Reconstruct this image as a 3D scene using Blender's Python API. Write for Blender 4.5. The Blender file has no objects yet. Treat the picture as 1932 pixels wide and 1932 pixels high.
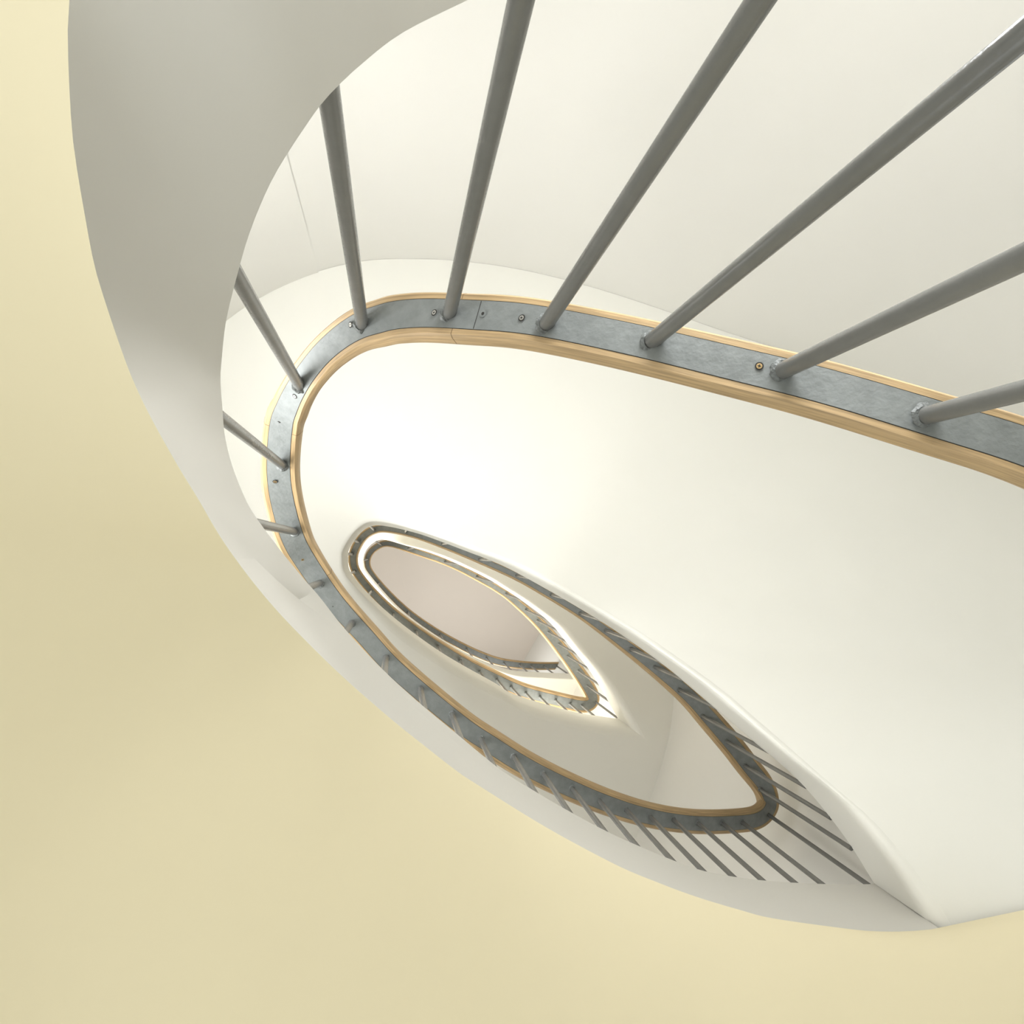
import bpy, bmesh, math, random
from mathutils import Vector, Matrix
random.seed(7)
F = 1500.0                      # focal length in pixels of a 1932 px wide frame
VP = (745.0, 1043.0)            # where vertical lines meet (the zenith)
EYE = Vector((0, 0, 1.6))

# ------------------------------------------------------------------ camera
zen = Vector((VP[0]-966, -(VP[1]-966), -F)).normalized()
xw = (Vector((1, 0, 0)) - zen*zen.x).normalized()
yw = zen.cross(xw)
ROT = Matrix((xw, yw, zen))     # camera space -> world space
cd = bpy.data.cameras.new('camera'); cam = bpy.data.objects.new('camera', cd)
bpy.context.collection.objects.link(cam)
cam.matrix_world = Matrix.Translation(EYE) @ ROT.to_4x4()
cd.sensor_width = 36; cd.lens = 36*F/1932; cd.clip_start = 0.02; cd.clip_end = 200
sc = bpy.context.scene; sc.camera = cam

# ------------------------------------------------------------------ light
w = bpy.data.worlds.new('daylight'); sc.world = w; w.use_nodes = True
wb = w.node_tree.nodes['Background']
wb.inputs[0].default_value = (0.93, 0.97, 1.0, 1); wb.inputs[1].default_value = 1.5
def area(name, loc, target, sx, sy, power, col=(.97, .985, 1)):
    l = bpy.data.lights.new(name, 'AREA'); l.shape = 'RECTANGLE'; l.size = sx; l.size_y = sy
    l.energy = power; l.color = col
    o = bpy.data.objects.new(name, l); bpy.context.collection.objects.link(o)
    o.location = loc
    o.rotation_euler = (Vector(target)-Vector(loc)).to_track_quat('-Z', 'Y').to_euler()
    return o
area('fill_light_low', (-1.5, 0.3, 3.75), (1.0, 0.1, 4.05), 1.3, 0.5, 61)  # added fill from the left for the second underside, no window seen there
area('fill_light_far', (1.25, -1.45, 2.68), (1.7, 1.5, 3.5), 2.0, 0.5, 52)  # added fill kept out of view, brightens the lowest stringer's lower run
area('fill_light_mid', (0.3, 1.7, 9.2), (0.5, -1.7, 10.3), 2.6, 0.8, 95, (1, .955, .86))  # added warm fill for the upper undersides, source unseen
area('fill_light_mid_far', (0.9, -1.4, 8.1), (0.0, 1.4, 8.5), 2.0, 0.9, 7, (1, .95, .85))  # weak added fill hidden above the second flight, lifts the upper stringers
area('fill_light_top', (0.6, 1.7, 12.6), (1.2, -0.8, 13.2), 2.0, 1.2, 34)  # added fill that brightens the innermost opening and ceiling, not a known window
sc.view_settings.view_transform = 'Standard'; sc.view_settings.look = 'None'
sc.view_settings.exposure = 0.32; sc.view_settings.gamma = 1; sc.view_settings.use_curve_mapping = False

# ------------------------------------------------------------------ materials
def nodemat(name, col, rough=.6, metal=0, noise=0, nscale=20, bump=0, bscale=60, stretch=None):
    m = bpy.data.materials.new(name); m.use_nodes = True
    nt = m.node_tree; b = nt.nodes['Principled BSDF']
    b.inputs['Base Color'].default_value = (*col, 1)
    b.inputs['Roughness'].default_value = rough; b.inputs['Metallic'].default_value = metal
    tc = nt.nodes.new('ShaderNodeTexCoord'); mp = nt.nodes.new('ShaderNodeMapping')
    nt.links.new(tc.outputs['UV' if stretch else 'Object'], mp.inputs[0])
    if stretch: mp.inputs['Scale'].default_value = stretch
    if noise:
        n = nt.nodes.new('ShaderNodeTexNoise'); n.inputs['Scale'].default_value = nscale
        n.inputs['Detail'].default_value = 6; nt.links.new(mp.outputs[0], n.inputs['Vector'])
        r = nt.nodes.new('ShaderNodeMapRange')
        r.inputs[1].default_value = .25; r.inputs[2].default_value = .75
        r.inputs[3].default_value = 1-noise; r.inputs[4].default_value = 1+noise
        nt.links.new(n.outputs[0], r.inputs[0])
        v = nt.nodes.new('ShaderNodeVectorMath'); v.operation = 'SCALE'
        v.inputs[0].default_value = col; nt.links.new(r.outputs[0], v.inputs['Scale'])
        nt.links.new(v.outputs[0], b.inputs['Base Color'])
    if bump:
        n2 = nt.nodes.new('ShaderNodeTexNoise'); n2.inputs['Scale'].default_value = bscale
        nt.links.new(mp.outputs[0], n2.inputs['Vector'])
        bp = nt.nodes.new('ShaderNodeBump'); bp.inputs['Strength'].default_value = bump
        bp.inputs['Distance'].default_value = .002
        nt.links.new(n2.outputs[0], bp.inputs['Height']); nt.links.new(bp.outputs[0], b.inputs['Normal'])
    return m
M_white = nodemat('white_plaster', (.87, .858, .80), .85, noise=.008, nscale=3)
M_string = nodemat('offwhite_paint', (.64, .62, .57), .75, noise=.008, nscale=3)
M_yellow = nodemat('cream_yellow_paint', (.86, .77, .535), .85, noise=.012, nscale=2)
M_wall = nodemat('wall_plaster', (.77, .755, .71), .85, noise=.008, nscale=2)
M_floor = nodemat('stone_floor', (.66, .65, .60), .5, noise=.1, nscale=6)
M_ceil = nodemat('ceiling_paint', (.70, .64, .58), .85, noise=.01, nscale=2)
M_steel = nodemat('grey_painted_steel', (.215, .23, .225), .55, .12, noise=.14, nscale=30, bump=.5, bscale=90)
M_rod = nodemat('grey_baluster_paint', (.165, .165, .155), .27, .15, noise=.06, nscale=25, bump=.25, bscale=120)
M_weld = nodemat('weld_metal', (.15, .16, .155), .5, .1, noise=.3, nscale=160, bump=1, bscale=220)
M_wood = nodemat('oak_wood', (.45, .315, .165), .5, noise=.34, nscale=1, bump=.2, bscale=3, stretch=(7, 170, 1))
M_dark = nodemat('dark_gap', (.03, .028, .025), .9)
M_screw = nodemat('bright_screw', (.62, .61, .58), .3, .8, noise=.1, nscale=80)
M_brass = nodemat('brass_screw', (.50, .36, .18), .35, .8, noise=.1, nscale=80)

# ------------------------------------------------------------------ projection
def ray(u, v):
    d = ROT @ Vector((u-966, -(v-966), -F))
    return Vector((d.x/d.z, d.y/d.z))          # plan position per metre of height
def at(u, v, H):
    p = ray(u, v)*H
    return Vector((p.x, p.y, EYE.z+H))
def tau_of(u, v):
    return (-90-math.degrees(math.atan2(v-VP[1], u-VP[0]))) % 360
def interp(keys, x):
    if x <= keys[0][0]: return keys[0][1]
    for i in range(len(keys)-1):
        if x <= keys[i+1][0]:
            a, b = keys[i], keys[i+1]
            p = keys[max(0, i-1)]; q = keys[min(len(keys)-1, i+2)]
            h = b[0]-a[0]; t = (x-a[0])/h
            d = (b[1]-a[1])/h
            s0 = (a[1]-p[1])/(a[0]-p[0]) if p is not a else d
            s1 = (q[1]-b[1])/(q[0]-b[0]) if q is not b else d
            m0 = 0 if d*s0 <= 0 else 2*d*s0/(d+s0)
            m1 = 0 if d*s1 <= 0 else 2*d*s1/(d+s1)
            return ((1+2*t)*(1-t)**2*a[1] + t*(1-t)**2*h*m0 + t*t*(3-2*t)*b[1] + t*t*(t-1)*h*m1)
    return keys[-1][1]
# handrail underside height above the eye, by the angle travelled round the well
HR = [(-100, 1.03), (-80.3, 1.15), (-64.7, 1.3), (-50.3, 1.4), (-33.3, 1.52), (-12.9, 1.68), (8.2, 1.88), (30.6, 2.2), (52.4, 2.5),
      (80.9, 2.78), (95.8, 2.9), (128, 3.0), (161, 3.1), (181.3, 3.2), (200.7, 3.35), (211.5, 3.5), (220.4, 3.7),
      (228, 3.92), (235.4, 4.2), (240.3, 4.4), (246.3, 4.7), (252, 4.95), (261.4, 5.15), (281.7, 5.35), (360, 5.75),
      (450, 6.3), (521, 6.6), (560, 6.95), (580, 7.35), (595.4, 7.7), (606, 8.2), (621, 8.7), (641, 8.9), (720, 9.3),
      (810, 9.7), (900, 10.1), (930, 10.5), (958, 10.9)]
def hrail(t): return interp(HR, t)
def hT(t): return hrail(t)-.88-interp([(-100, .05), (0, .05), (60, 0)], t)
def hB(t): return hT(t)-interp([(-100, .18), (-40, .28), (0, .42), (40, .48), (300, .45), (400, .65), (470, .6), (520, .45), (957, .45)], t)

def catmull(pts, n=12):
    out = []
    for i in range(len(pts)-1):
        p0 = pts[max(0, i-1)]; p1 = pts[i]; p2 = pts[i+1]; p3 = pts[min(len(pts)-1, i+2)]
        for k in range(n):
            t = k/n
            out.append(tuple(.5*(2*b+(c-a)*t+(2*a-5*b+4*c-d)*t*t+(3*b-a-3*c+d)*t**3) for a, b, c, d in zip(p0, p1, p2, p3)))
    out.append(tuple(pts[-1]))
    return out
def unwrap(poly, start):
    """poly of (u,v) -> list of (tau, plan radius per metre of height)"""
    out = []; prev = start
    for p in poly:
        t = tau_of(p[0], p[1])
        while t < prev-180: t += 360
        while t > prev+180: t -= 360
        prev = t
        out.append((t, ray(p[0], p[1])))
    return out
class Polar:
    """ground-plan curve seen from the eye, looked up by travelled angle"""
    def __init__(s, lists, start):
        s.k = []
        for L in lists:
            d = unwrap(catmull(L), start if not s.k else s.k[-1][0])
            for t, p in d:
                if not s.k or t > s.k[-1][0]+1e-4: s.k.append((t, p))
    def __call__(s, t):
        k = s.k
        if t <= k[0][0]: return k[0][1]
        lo, hi = 0, len(k)-1
        if t >= k[hi][0]: return k[hi][1]
        while hi-lo > 1:
            m = (lo+hi)//2
            if k[m][0] <= t: lo = m
            else: hi = m
        f = (t-k[lo][0])/(k[hi][0]-k[lo][0])
        return k[lo][1].lerp(k[hi][1], f)
T1 = [(2300,-420),(1900,-330),(1605,-258),(1230,-150),(1010,-60),(883,0),(759,62),(681,122),(632,168),(598,207),(534,303),(500,367),(470,442),(450,510),(427,603),(418,681),
      (416,720),(420,774),(424,821),(437,875),(460,935),(481,973),(522,1029),(568,1086),(602,1125),(651,1187),(716,1257),
      (783,1319),(855,1379),(942,1450),(1006,1491),(1089,1539),(1169,1580),(1293,1632),(1361,1650),(1450,1662),(1560,1668),(1650,1668)]
T2 = [(1650,1668),(1593,1578),(1510,1476),(1410,1389),(1324,1315),(1255,1257),(1164,1192),(1097,1150),(1028,1110),(950,1068),
      (885,1042),(827,1020),(786,1006),(736,994),(703,992),(680,1006),(661,1033),(657,1052),(666,1086),(728,1152),(827,1227),
      (931,1287),(973,1311),(1079,1342),(1130,1351),(1166,1356)]
T3 = [(1166,1356),(1116,1270),(1074,1218),(1037,1174),(992,1138),(950,1110),(910,1086),(848,1057),(806,1041),(765,1029),(723,1018),
      (703,1025),(689,1042),(687,1062),(699,1086),(765,1157),(868,1226),(951,1261),(1013,1268),(1082,1271)]
B1 = [(1500,-900),(700,-700),(300,-350),(170,-150),(131,0),(129,83),(129,124),(132,186),(136,248),(144,311),(159,400),(178,500),(202,580),(233,671),(253,722),
      (279,777),(310,834),(341,888),(373,940),(406,997),(434,1040),(478,1099),(529,1159),(597,1229),(659,1288),(736,1355),
      (788,1397),(861,1454),(900,1480),(1029,1560),(1159,1630),(1236,1663),(1314,1692),(1400,1718),(1455,1732),(1565,1748),
      (1648,1757),(1730,1757),(1783,1748)]
C1 = [(357,914),(400,967),(450,1022),(503,1076),(555,1123),(607,1163),(659,1208),(736,1290),(820,1369),(923,1450),(1027,1522),
      (1130,1582),(1213,1622),(1288,1666),(1400,1706),(1565,1742),(1700,1750),(1783,1748)]
CT = Polar([T1, T2, T3], -60)
CB1 = Polar([B1], -20)
CC1 = Polar([C1], 70)
TIP = 235.4; TIP2 = TIP+360; END = 957.0
def planT(t): return CT(t)*hT(t)
def planB(t):
    if t <= TIP: return CB1(t)*hB(t)
    k = 1.0 if t > TIP+4 else 1.0
    a = planT(t)
    if t < TIP+12:                                   # blend away from the traced corner
        f = (t-TIP)/12; f = f*f*(3-2*f)
        b = CB1(TIP)*hB(TIP); a0 = planT(TIP)
        return a+(b-a0)*(1-f)
    return a
# ---- outer wall of the stairwell: distance from the zenith axis by angle
ARC = [(430,600),(470,572),(540,535),(600,512),(680,493),(760,488),(860,491),(960,503),(1060,524),(1180,558),(1300,598),(1410,635),(1600,700),(1780,780),(1932,858)]
wk = []
for u, v in ARC:
    t = tau_of(u, v); t2 = t+360 if t < 100 else t
    wk.append(((t2 if t2 >= 360 else t2), (ray(u, v)*hB(t2)).length))
wk.sort()
def wallR(t):
    t = t % 360
    if t < 60: t += 360
    K = [(60, wk[-1][1]), (90, wk[-1][1]+.02), (130, 1.75), (160, 1.9), (180, 2.05), (200, 2.5), (215, 3.1), (225, 3.5), (245, 3.9), (262, 3.7)] + wk + [(420, wk[-1][1])]
    return interp(K, t)
def wdir(t): 
    a = math.radians(-90-t); return Vector((math.cos(a), math.sin(a)))
def spread(t):
    if t > 400: return t
    m = t % 360; base = t-m
    return base+interp([(-1, -1), (0, 0), (205, 205), (222, 228), (TIP, 251), (245, 257), (262, 268), (285, 285), (361, 361)], m)
def planO(t, s=None):
    s = spread(t) if s is None else s
    return wdir(s)*wallR(s)

# ------------------------------------------------------------------ mesh helpers
def link(name, bm, mat, parent=None, smooth=True, angle=35):
    me = bpy.data.meshes.new(name); bm.normal_update(); bm.to_mesh(me); bm.free()
    mats = mat if isinstance(mat, (list, tuple)) else [mat]
    for m in mats: me.materials.append(m)
    if smooth:
        for p in me.polygons: p.use_smooth = True
        try: me.set_sharp_from_angle(angle=math.radians(angle))
        except Exception: pass
    o = bpy.data.objects.new(name, me); bpy.context.collection.objects.link(o)
    if parent: o.parent = parent
    return o
def tag(o, label=None, cat=None, group=None, kind=None):
    if label: o['label'] = label
    if cat: o['category'] = cat
    if group: o['group'] = group
    if kind: o['kind'] = kind
    return o
def empty(name): 
    o = bpy.data.objects.new(name, None); bpy.context.collection.objects.link(o); return o
def rows_mesh(rows, close=False):
    """rows: list of equal-length lists of Vector; quads between neighbours, uv = (arc length, across)"""
    bm = bmesh.new(); uvl = bm.loops.layers.uv.new('UVMap')
    V = [[bm.verts.new(p) for p in r] for r in rows]
    s = [0]
    for i in range(1, len(rows)): s.append(s[-1]+(rows[i][0]-rows[i-1][0]).length)
    n = len(rows[0]); uvs = {}
    ac = [0]
    for j in range(1, n): ac.append(ac[-1]+(rows[0][j]-rows[0][j-1]).length)
    for i in range(len(rows)-1):
        for j in range(n if close else n-1):
            k = (j+1) % n
            try: f = bm.faces.new((V[i][j], V[i+1][j], V[i+1][k], V[i][k]))
            except ValueError: continue
            jk = ac[j]+.02 if k == 0 else ac[k]
            for lp, q in zip(f.loops, ((s[i], ac[j]), (s[i+1], ac[j]), (s[i+1], jk), (s[i], jk))): lp[uvl].uv = q
    if close:
        for r in (V[0], list(reversed(V[-1]))):
            try: bm.faces.new(r)
            except ValueError: pass
    return bm
def zH(p, H): return Vector((p.x, p.y, EYE.z+H))
def samples(a, b, step=1.5):
    out = [a]; t = a
    while t < b-1e-6:
        m = t % 360
        d = .35 if 200 < m < 262 else step
        t = min(b, t+d); out.append(t)
    return out

# ------------------------------------------------------------------ stair flights
def lip(t): return interp([(235, .13), (262, .10), (300, .02), (480, .02), (560, .10), (595, .13), (622, .10), (670, .02), (957, .02)], t)
def flight(t0, t1, mat_soffit, label, soff_label):
    root = tag(empty('stair_flight'), label, 'stairs', 'flights of the winding staircase')
    ts = samples(t0, t1)
    rows = []
    for t in ts:
        i, o = planB(t), planO(t)
        if t0 >= TIP: i = i+wdir(t)*lip(t)
        n = 10
        rows.append([zH(i.lerp(o, k/n), hB(t)) for k in range(n+1)])
    s = link('soffit', rows_mesh(rows), mat_soffit, root); s['label'] = soff_label
    rows = []
    for t in ts:
        b, tp = planB(t), planT(t)
        hb, ht = hB(t), hT(t)
        lo = zH(b, hb); hi = zH(tp, ht)
        if t < TIP and t > CC1.k[0][0]:
            cr = CC1(t); f = min(1, (t-CC1.k[0][0])/70); f = f*f*(3-2*f)
            rb = b.length; e = min(1, (TIP-t)/12)
            # the ridge where the soffit's curved edge meets the upright face of the string
            Hc = rb/cr.length + .06*f*e
            Hc = min(max(Hc, hb+.01), ht-.06)
            mid = zH(cr*Hc, Hc)
        else:
            mid = lo.lerp(hi, .02)
        row = [lo, mid]
        if t0 >= TIP:                                # rounded lower edge of the string
            d3 = Vector((wdir(t).x, wdir(t).y, 0)); row = []
            for k in range(7):
                a = math.pi/2*k/6
                row.append(lo+d3*lip(t)*(1-math.sin(a))+Vector((0, 0, lip(t)*.8*(1-math.cos(a)))))
            mid = row[-1]
        for k in range(1, 6): row.append(mid.lerp(hi, k/5))
        # thickness of the string and the top edge
        d = wdir(t)
        row.append(hi+Vector((d.x, d.y, 0))*.10)
        row.append(hi+Vector((d.x, d.y, 0))*.10-Vector((0, 0, .08)))
        rows.append(row)
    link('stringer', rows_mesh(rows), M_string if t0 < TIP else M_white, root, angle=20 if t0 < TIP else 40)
    # treads and risers on the upper side
    bm = bmesh.new(); prev = None
    t = t0; marks = [t0]; acc = 0; last = (planT(t0)+planO(t0))*.5
    for q in ts[1:]:
        m = (planT(q)+planO(q))*.5; acc += (m-last).length; last = m
        if acc > .27: marks.append(q); acc = 0
    if marks[-1] < t1: marks.append(t1)
    for a, b in zip(marks, marks[1:]):
        h = hT(a)-.03; hn = hT(b)-.03
        sub = [a+(b-a)*k/4 for k in range(5)]
        inn = [bm.verts.new(zH(planT(q)+wdir(q)*.08, h)) for q in sub]
        out = [bm.verts.new(zH(planO(q), h)) for q in sub]
        for k in range(4): bm.faces.new((inn[k], out[k], out[k+1], inn[k+1]))
        r0 = bm.verts.new(zH(planT(b)+wdir(b)*.08, hn)); r1 = bm.verts.new(zH(planO(b), hn))
        bm.faces.new((inn[4], out[4], r1, r0))
    link('treads', bm, M_white, root, smooth=False)
    return root
flight(-70, TIP, M_yellow, 'lowest stair flight with cream yellow underside and broad grey-white stringer', 'cream yellow painted underside')
flight(TIP, TIP2, M_white, 'second stair flight with wide white underside above the oak-capped rail', 'smooth white underside')
flight(TIP2, END, M_white, 'topmost stair flight framing the small inner almond-shaped opening', 'white to beige underside')

# ------------------------------------------------------------------ room shell
def wall_mesh(t0, t1, h0, h1, inset=0, steps=None):
    rows = []
    n = int((t1-t0)/1.5)+1
    for i in range(n+1):
        t = t0+(t1-t0)*i/n
        p = wdir(t)*(wallR(t)+.001-inset)
        rows.append([zH(p, h0+(h1-h0)*k/8) for k in range(9)])
    return rows_mesh(rows)
tag(link('wall_far', wall_mesh(270-360, 15.5, .2, 13.0), M_wall), kind='structure')
tag(link('wall_left', wall_mesh(15.5, 150, 1.0, 13.0, inset=.006), M_wall), kind='structure')
tag(link('wall_near', wall_mesh(150, 222, 1.6, 13.0), M_wall), kind='structure')
tag(link('wall_right', wall_mesh(222, 270, 3.2, 13.0), M_wall), kind='structure')
bm = bmesh.new()
fv = [bm.verts.new(Vector((x, y, 0))) for x, y in ((-6, -6), (6, -6), (6, 6), (-6, 6))]
bm.faces.new(fv); tag(link('floor', bm, M_floor, smooth=False), kind='structure')
bm = bmesh.new()
fv = [bm.verts.new(Vector(p)) for p in ((4.3, -6, 0), (4.3, 4.2, 0), (-1, 4.2, 0), (-1, 4.2, 4.4), (4.3, 4.2, 4.4), (4.3, -6, 4.4))]
bm.faces.new((fv[0], fv[1], fv[4], fv[5])); bm.faces.new((fv[1], fv[2], fv[3], fv[4]))
tag(link('wall_shade', bm, M_wall, smooth=False), kind='structure')  # unseen wall added close by to shade the undersides at lower right
# flat end wall behind the pointed end of the well
nd = Vector((.86, .51)).normalized(); D = 638*hB(TIP2)/F
tg = Vector((-nd.y, nd.x))
bm = bmesh.new()
q = [nd*D+tg*a for a in (-2.6, -.6, 0, 2.2)]
vs = [bm.verts.new(zH(p, h)) for p, h in ((q[0], 4.8), (q[1], 3.9), (q[2], 3.36), (q[3], 3.36), (q[3], 13.0), (q[0], 13.0))]
bm.faces.new(vs)
tag(link('wall_end', bm, M_wall), kind='structure')
# ceiling in two panels with a faint fold between them
fold = [ray(725, 960), ray(800, 1260)]
HC = 13.0
def cpt(p, H): return Vector((p.x*H, p.y*H, EYE.z+H))
a = fold[0]*HC; b = fold[1]*HC; dd = (b-a).normalized(); nn = Vector((dd.y, -dd.x))
if nn.x < 0: nn = -nn
bm = bmesh.new()
A0 = a-dd*5; B0 = b+dd*5
v = [bm.verts.new(p) for p in (zH(A0, HC), zH(B0, HC), zH(B0+nn*6, HC-.1), zH(A0+nn*6, HC-.1), zH(B0-nn*4, HC-1.2), zH(A0-nn*4, HC-1.2))]
bm.faces.new((v[0], v[1], v[2], v[3])); bm.faces.new((v[1], v[0], v[5], v[4]))
tag(link('ceiling', bm, M_ceil, smooth=False), kind='structure')

# ------------------------------------------------------------------ railing
# (u, v, visible width in px of the steel bar)
RAIL = [(2250,975,96),(2080,900,90),(1932,841,82),(1783,795,78),(1569,731,74),(1375,683,68),(1180,637,63),(1000,602,60),(880,593,58),(802,590,56),(747,594,55),(710,603,53),(676,615,50),(642,636,45),(607,667,41),(577,704,38),(556,738,38),(541,770,40),(530,805,42),(525,877,41),(531,939,41),(551,1012,40),(577,1060,37),(629,1134,33),
        (691,1203,30),(750,1267,31),(866,1364,31),(925,1404,31),(992,1446,31),(1068,1484,30),(1150,1518,29),(1230,1542,28),
        (1315,1554,27),(1400,1552,27),(1436,1544,27),(1453,1525,26),(1452,1503,26),(1440,1478,27),(1415,1447,28),(1385,1408,28),(1341,1357,27),(1299,1311,25),
        (1235,1258,20),(1155,1198,14),(1095,1156,11),(1026,1115,9),(972,1085,9),(910,1057,9),(850,1032,9),(790,1010,8),(738,998,8),
        (710,998,9),(686,1011,10),(670,1036,10),(666,1057,10),(672,1079,9),(697,1112,9),(735,1151,11),(780,1187,12),(826,1219,14),
        (880,1253,16),(931,1279,17),(985,1304,18),(1048,1321,18),(1095,1331,18),(1113,1329,17),(1119,1316,17),(1107,1292,18),(1094,1272,17),(1074,1244,16),
        (1046,1208,14),(1015,1173,12),(981,1142,10),(949,1117,8),(900,1089,7),(848,1063,7),(786,1041,7),(734,1025,7),(709,1033,7),(695,1049,7),
        (694,1070,6),(709,1093,6),(736,1123,6),(772,1157,7),(820,1191,8),(868,1218,8),(910,1238,9),(951,1251,9),(1013,1257,9),(1072,1256,8)]
dense = catmull(RAIL, 10)
rp = []; prev = 280-360
for u, v, wd in dense:
    t = tau_of(u, v)
    while t < prev-180: t += 360
    while t > prev+180: t -= 360
    prev = t
    rp.append((t, u, v, wd))
path = []
tm = -999
for t, u, v, wd in rp:
    tm = max(tm, t)                                  # height never falls along the rail
    H = hrail(tm)
    path.append([at(u, v, H), wd*H/F, H, u, v, tm])
for _ in range(60):                                  # even out the bar's width and the run of the curve
    ws = [p[1] for p in path]
    for i in range(1, len(path)-1): path[i][1] = .25*ws[i-1]+.5*ws[i]+.25*ws[i+1]
for _ in range(6):
    cs = [p[0].copy() for p in path]
    for i in range(1, len(path)-1): path[i][0] = cs[i-1]*.25+cs[i]*.5+cs[i+1]*.25
def frame(i):
    a = path[max(0, i-1)][0]; b = path[min(len(path)-1, i+1)][0]
    d = b-a; d.normalize()
    n = Vector((d.y, -d.x, 0)).normalized()          # points away from the well side or towards it, fixed below
    c = path[i][0]
    return d, n
def split_index(tt):
    for i, p in enumerate(path):
        if p[5] >= tt: return i
    return len(path)-1
def sweep(i0, i1, prof):
    rows = []
    for i in range(i0, i1+1):
        d, n = frame(i); c, wd = path[i][0], path[i][1]
        up = n.cross(d); up = -up if up.z < 0 else up
        rows.append([c+n*x+up*y for x, y in prof(wd)])
    return rows_mesh(rows, close=True)
def prof_bar(w): h = w/2; return [(-h, 0), (h, 0), (h, .012), (-h, .012)]
def prof_wood(w):
    h = w/2; e = .004+.013*(w/.065); g = .0015
    T = .05*max(.5, w/.065)
    pts = [(-h-g, .006), (-h-g, .001), (-h-e*.8, .001), (-h-e*1.15, T*.18), (-h-e*1.45, T*.55), (-h-e*1.2, T*.85), (-h-e*.4, T*1.08), (0, T*1.2)]
    return pts+[(-x, y) for x, y in reversed(pts[:-1])]
def prof_gap(w): h = w/2+.0016; return [(-h, .0015), (h, .0015), (h, .008), (-h, .008)]
RODS1 = [(2050,897),(1745,785),(1475,700),(1228,645),(1030,612),(848,592),(683,612),(565,728),(533,878),(556,1003),(603,1100),(663,1175),(728,1240),
         (793,1298),(853,1348),(907,1394),(969,1427),(1025,1460),(1079,1487),(1130,1510),(1181,1527),(1226,1540),(1270,1546),
         (1317,1553),(1363,1553),(1400,1551)]
RODS2 = [(1448,1536),(1435,1490),(1406,1445),(1371,1399),(1326,1352),(1282,1302),(1236,1259),(1190,1225),(1143,1190),(1095,1157),(1040,1122),(975,1086),
         (905,1055),(835,1026),(765,1003),(705,999),(676,1022),(664,1045),(669,1078),(700,1115),(742,1158),(785,1191),(826,1219),(868,1246),(905,1267),(938,1282),
         (965,1296),(992,1307),(1019,1315),(1048,1321),(1075,1328),(1097,1331)]
RODS3 = [(1121,1322),(1108,1294),(1091,1266),(1071,1238),(1054,1215),(1035,1193),(1014,1171),(992,1151),(955,1121),(900,1089),(840,1060),(770,1036),
         (720,1028),(694,1055),(715,1100),(770,1155),(830,1197),(880,1224),(918,1241),(951,1251),(980,1254),(1001,1256),(1026,1257),(1051,1257)]
def nearest(u, v, i0, i1):
    return min(range(i0, i1+1), key=lambda i: (path[i][3]-u)**2+(path[i][4]-v)**2)
def tube(bm, a, b, r, n=20, rings=1):
    d = (b-a).normalized(); x = d.orthogonal().normalized(); y = d.cross(x); R = []
    for k in range(rings+1):
        c = a.lerp(b, k/rings)
        R.append([bm.verts.new(c+(x*math.cos(2*math.pi*j/n)+y*math.sin(2*math.pi*j/n))*r) for j in range(n)])
    for k in range(rings):
        for j in range(n): bm.faces.new((R[k][j], R[k][(j+1) % n], R[k+1][(j+1) % n], R[k+1][j]))
    bm.faces.new(list(reversed(R[0]))); bm.faces.new(R[-1])
def weld_mesh(c, r, n=22):
    bm = bmesh.new(); R = []
    for k, (rr, z) in enumerate(((1.0, -.006), (1.18, -.005), (1.38, -.002), (1.45, .002))):
        R.append([bm.verts.new(c+Vector((math.cos(2*math.pi*j/n), math.sin(2*math.pi*j/n), 0))*r*(rr+(random.uniform(-.14, .16) if 0 < k else 0))
                 + Vector((0, 0, z+(random.uniform(-.002, .002) if 0 < k < 3 else 0)))) for j in range(n)])
    for k in range(3):
        for j in range(n): bm.faces.new((R[k][j], R[k+1][j], R[k+1][(j+1) % n], R[k][(j+1) % n]))
    return bm
def rod(parent, u, v, i0, i1):
    i = nearest(u, v, i0, i1); H = path[i][2]; tt = path[i][5]
    r = interp([(-90, .0155), (20, .0145), (60, .0130), (200, .0115), (235, .0105)], tt)
    r = min(r, path[i][1]*.26)
    top = at(u, v, H)
    base_h = hT(tt)-.02
    p = Vector((top.x, top.y)); need = planT(tt).length+r+.012
    s = min(1.0, 1)
    if p.length < need: p = p.normalized()*need
    bot = Vector((p.x, p.y, EYE.z+base_h))
    bm = bmesh.new(); tube(bm, bot, top+Vector((0, 0, .004)), r, rings=2)
    o = link('baluster', bm, M_rod, parent)
    link('weld', weld_mesh(top, r), M_weld, o)
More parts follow.
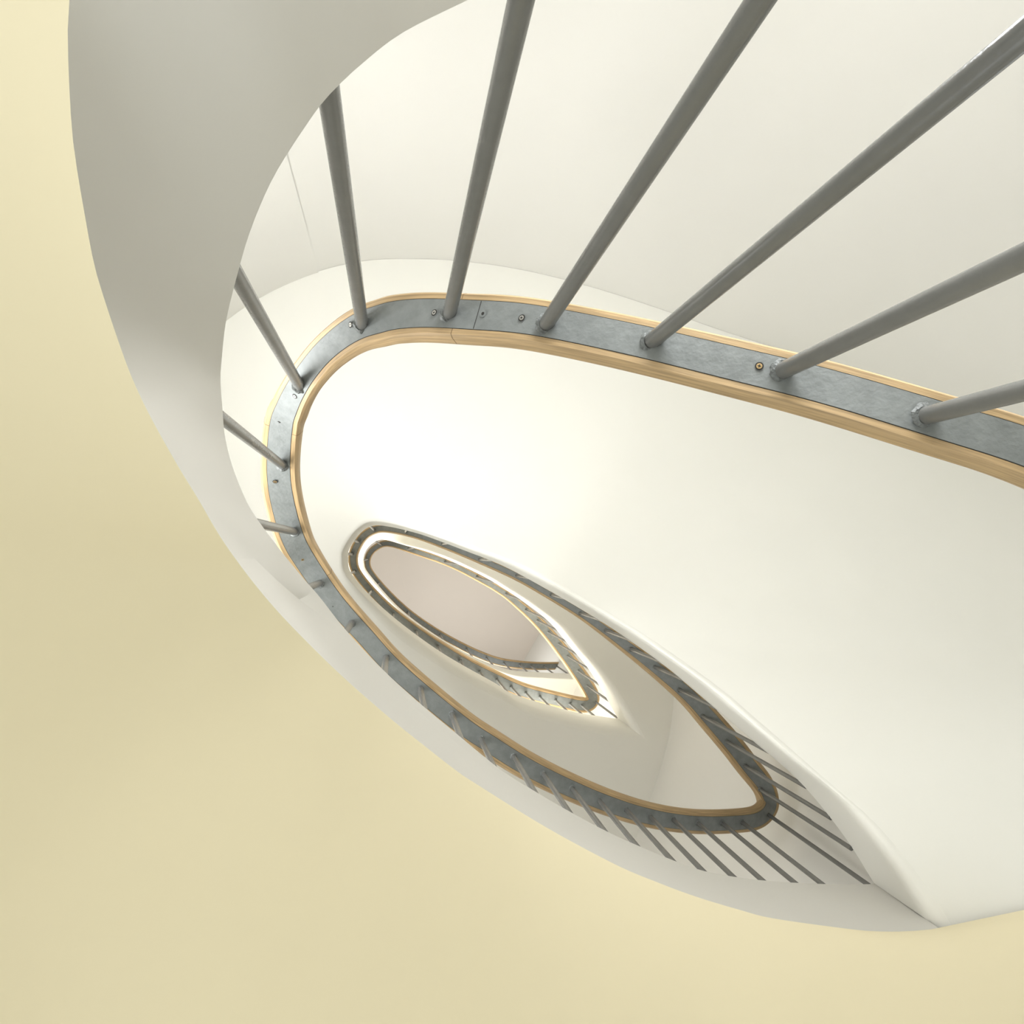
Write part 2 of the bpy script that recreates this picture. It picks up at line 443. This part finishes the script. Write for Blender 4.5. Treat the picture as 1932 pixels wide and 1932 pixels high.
def screw(parent, u, v, i0, i1, mat, slot='cross', r=.0052):
    i = nearest(u, v, i0, i1); c = at(u, v, path[i][2])-Vector((0, 0, .0012)); d, n = frame(i)
    up = n.cross(d); up = -up if up.z < 0 else up
    bm = bmesh.new()
    def disc(rad, off, m, seg=24, inner=None):
        vs = [bm.verts.new(c+(d*math.cos(2*math.pi*j/seg)+n*math.sin(2*math.pi*j/seg))*rad-up*off) for j in range(seg)]
        f = bm.faces.new(vs); f.material_index = m
    if slot == 'hole':
        disc(r*1.5, 0, 0); disc(r*.7, .0006, 1)
    else:
        disc(r*1.45, 0, 1); disc(r, .0006, 0)
        for a, b in (((d, n), (n, d)) if slot == 'cross' else ((d, n),)):
            q = [c+a*x*r*.55+b*y*r*.16-up*.0012 for x, y in ((-1, -1), (1, -1), (1, 1), (-1, 1))]
            f = bm.faces.new([bm.verts.new(p) for p in q]); f.material_index = 1
    link('screw_hole' if slot == 'hole' else 'screw', bm, [mat, M_dark], parent, smooth=False)
def seam(parent, u, v, prof, mat, name, grow):
    i = nearest(u, v, 0, len(path)-1); d, n = frame(i); c, wd = path[i][0], path[i][1]
    up = n.cross(d); up = -up if up.z < 0 else up
    rows = [[c+d*k+n*x*grow+up*(y-.0004) for x, y in prof(wd)] for k in (-.0007, .0007)]
    link(name, rows_mesh(rows, close=True), mat, parent, smooth=False)
def railing(t0, t1, rods, label, screws=()):
    root = tag(empty('stair_railing'), label, 'railing', 'railings round the stairwell')
    i0, i1 = split_index(t0), split_index(t1)
    wood = link('handrail', sweep(i0, i1, prof_wood), M_wood, root); wood['label'] = 'honey coloured oak handrail'
    bar = link('flat_bar', sweep(i0, i1, prof_bar), M_steel, root, angle=50); bar['label'] = 'grey steel bar let into the underside'
    link('shadow_gap', sweep(i0, i1, prof_gap), M_dark, wood)
    for u, v in rods: rod(root, u, v, i0, i1)
    for u, v, m, k in screws: screw(bar, u, v, i0, i1, m, k)
    return root, wood, bar, i0, i1
R1 = railing(-200, TIP, RODS1, 'lowest railing with thick grey balusters and visible screws, nearest the viewer',
        [(819,590,M_screw,'cross'),(984,600,M_screw,'cross'),(1432,691,M_brass,'cross'),(911,592,M_steel,'hole'),(661,613,M_screw,'slot'),
         (527,797,M_dark,'slot'),(519,909,M_brass,'cross'),(571,1056,M_brass,'cross'),(628,1144,M_brass,'cross'),(556,748,M_screw,'slot')])
railing(TIP, TIP2, RODS2, 'middle railing that loops from the pointed end round the small upper opening')
railing(TIP2, 2000, RODS3, 'topmost thin railing round the innermost grey opening')

M_seam = nodemat('dark_oak_joint', (.20, .13, .065), .7)
for u, v in ((862, 600), (530, 808), (603, 1098)): seam(R1[1], u, v, prof_wood, M_seam, 'glue_joint', 1.004)
seam(R1[2], 899, 594, prof_bar, M_dark, 'weld_seam', .98)
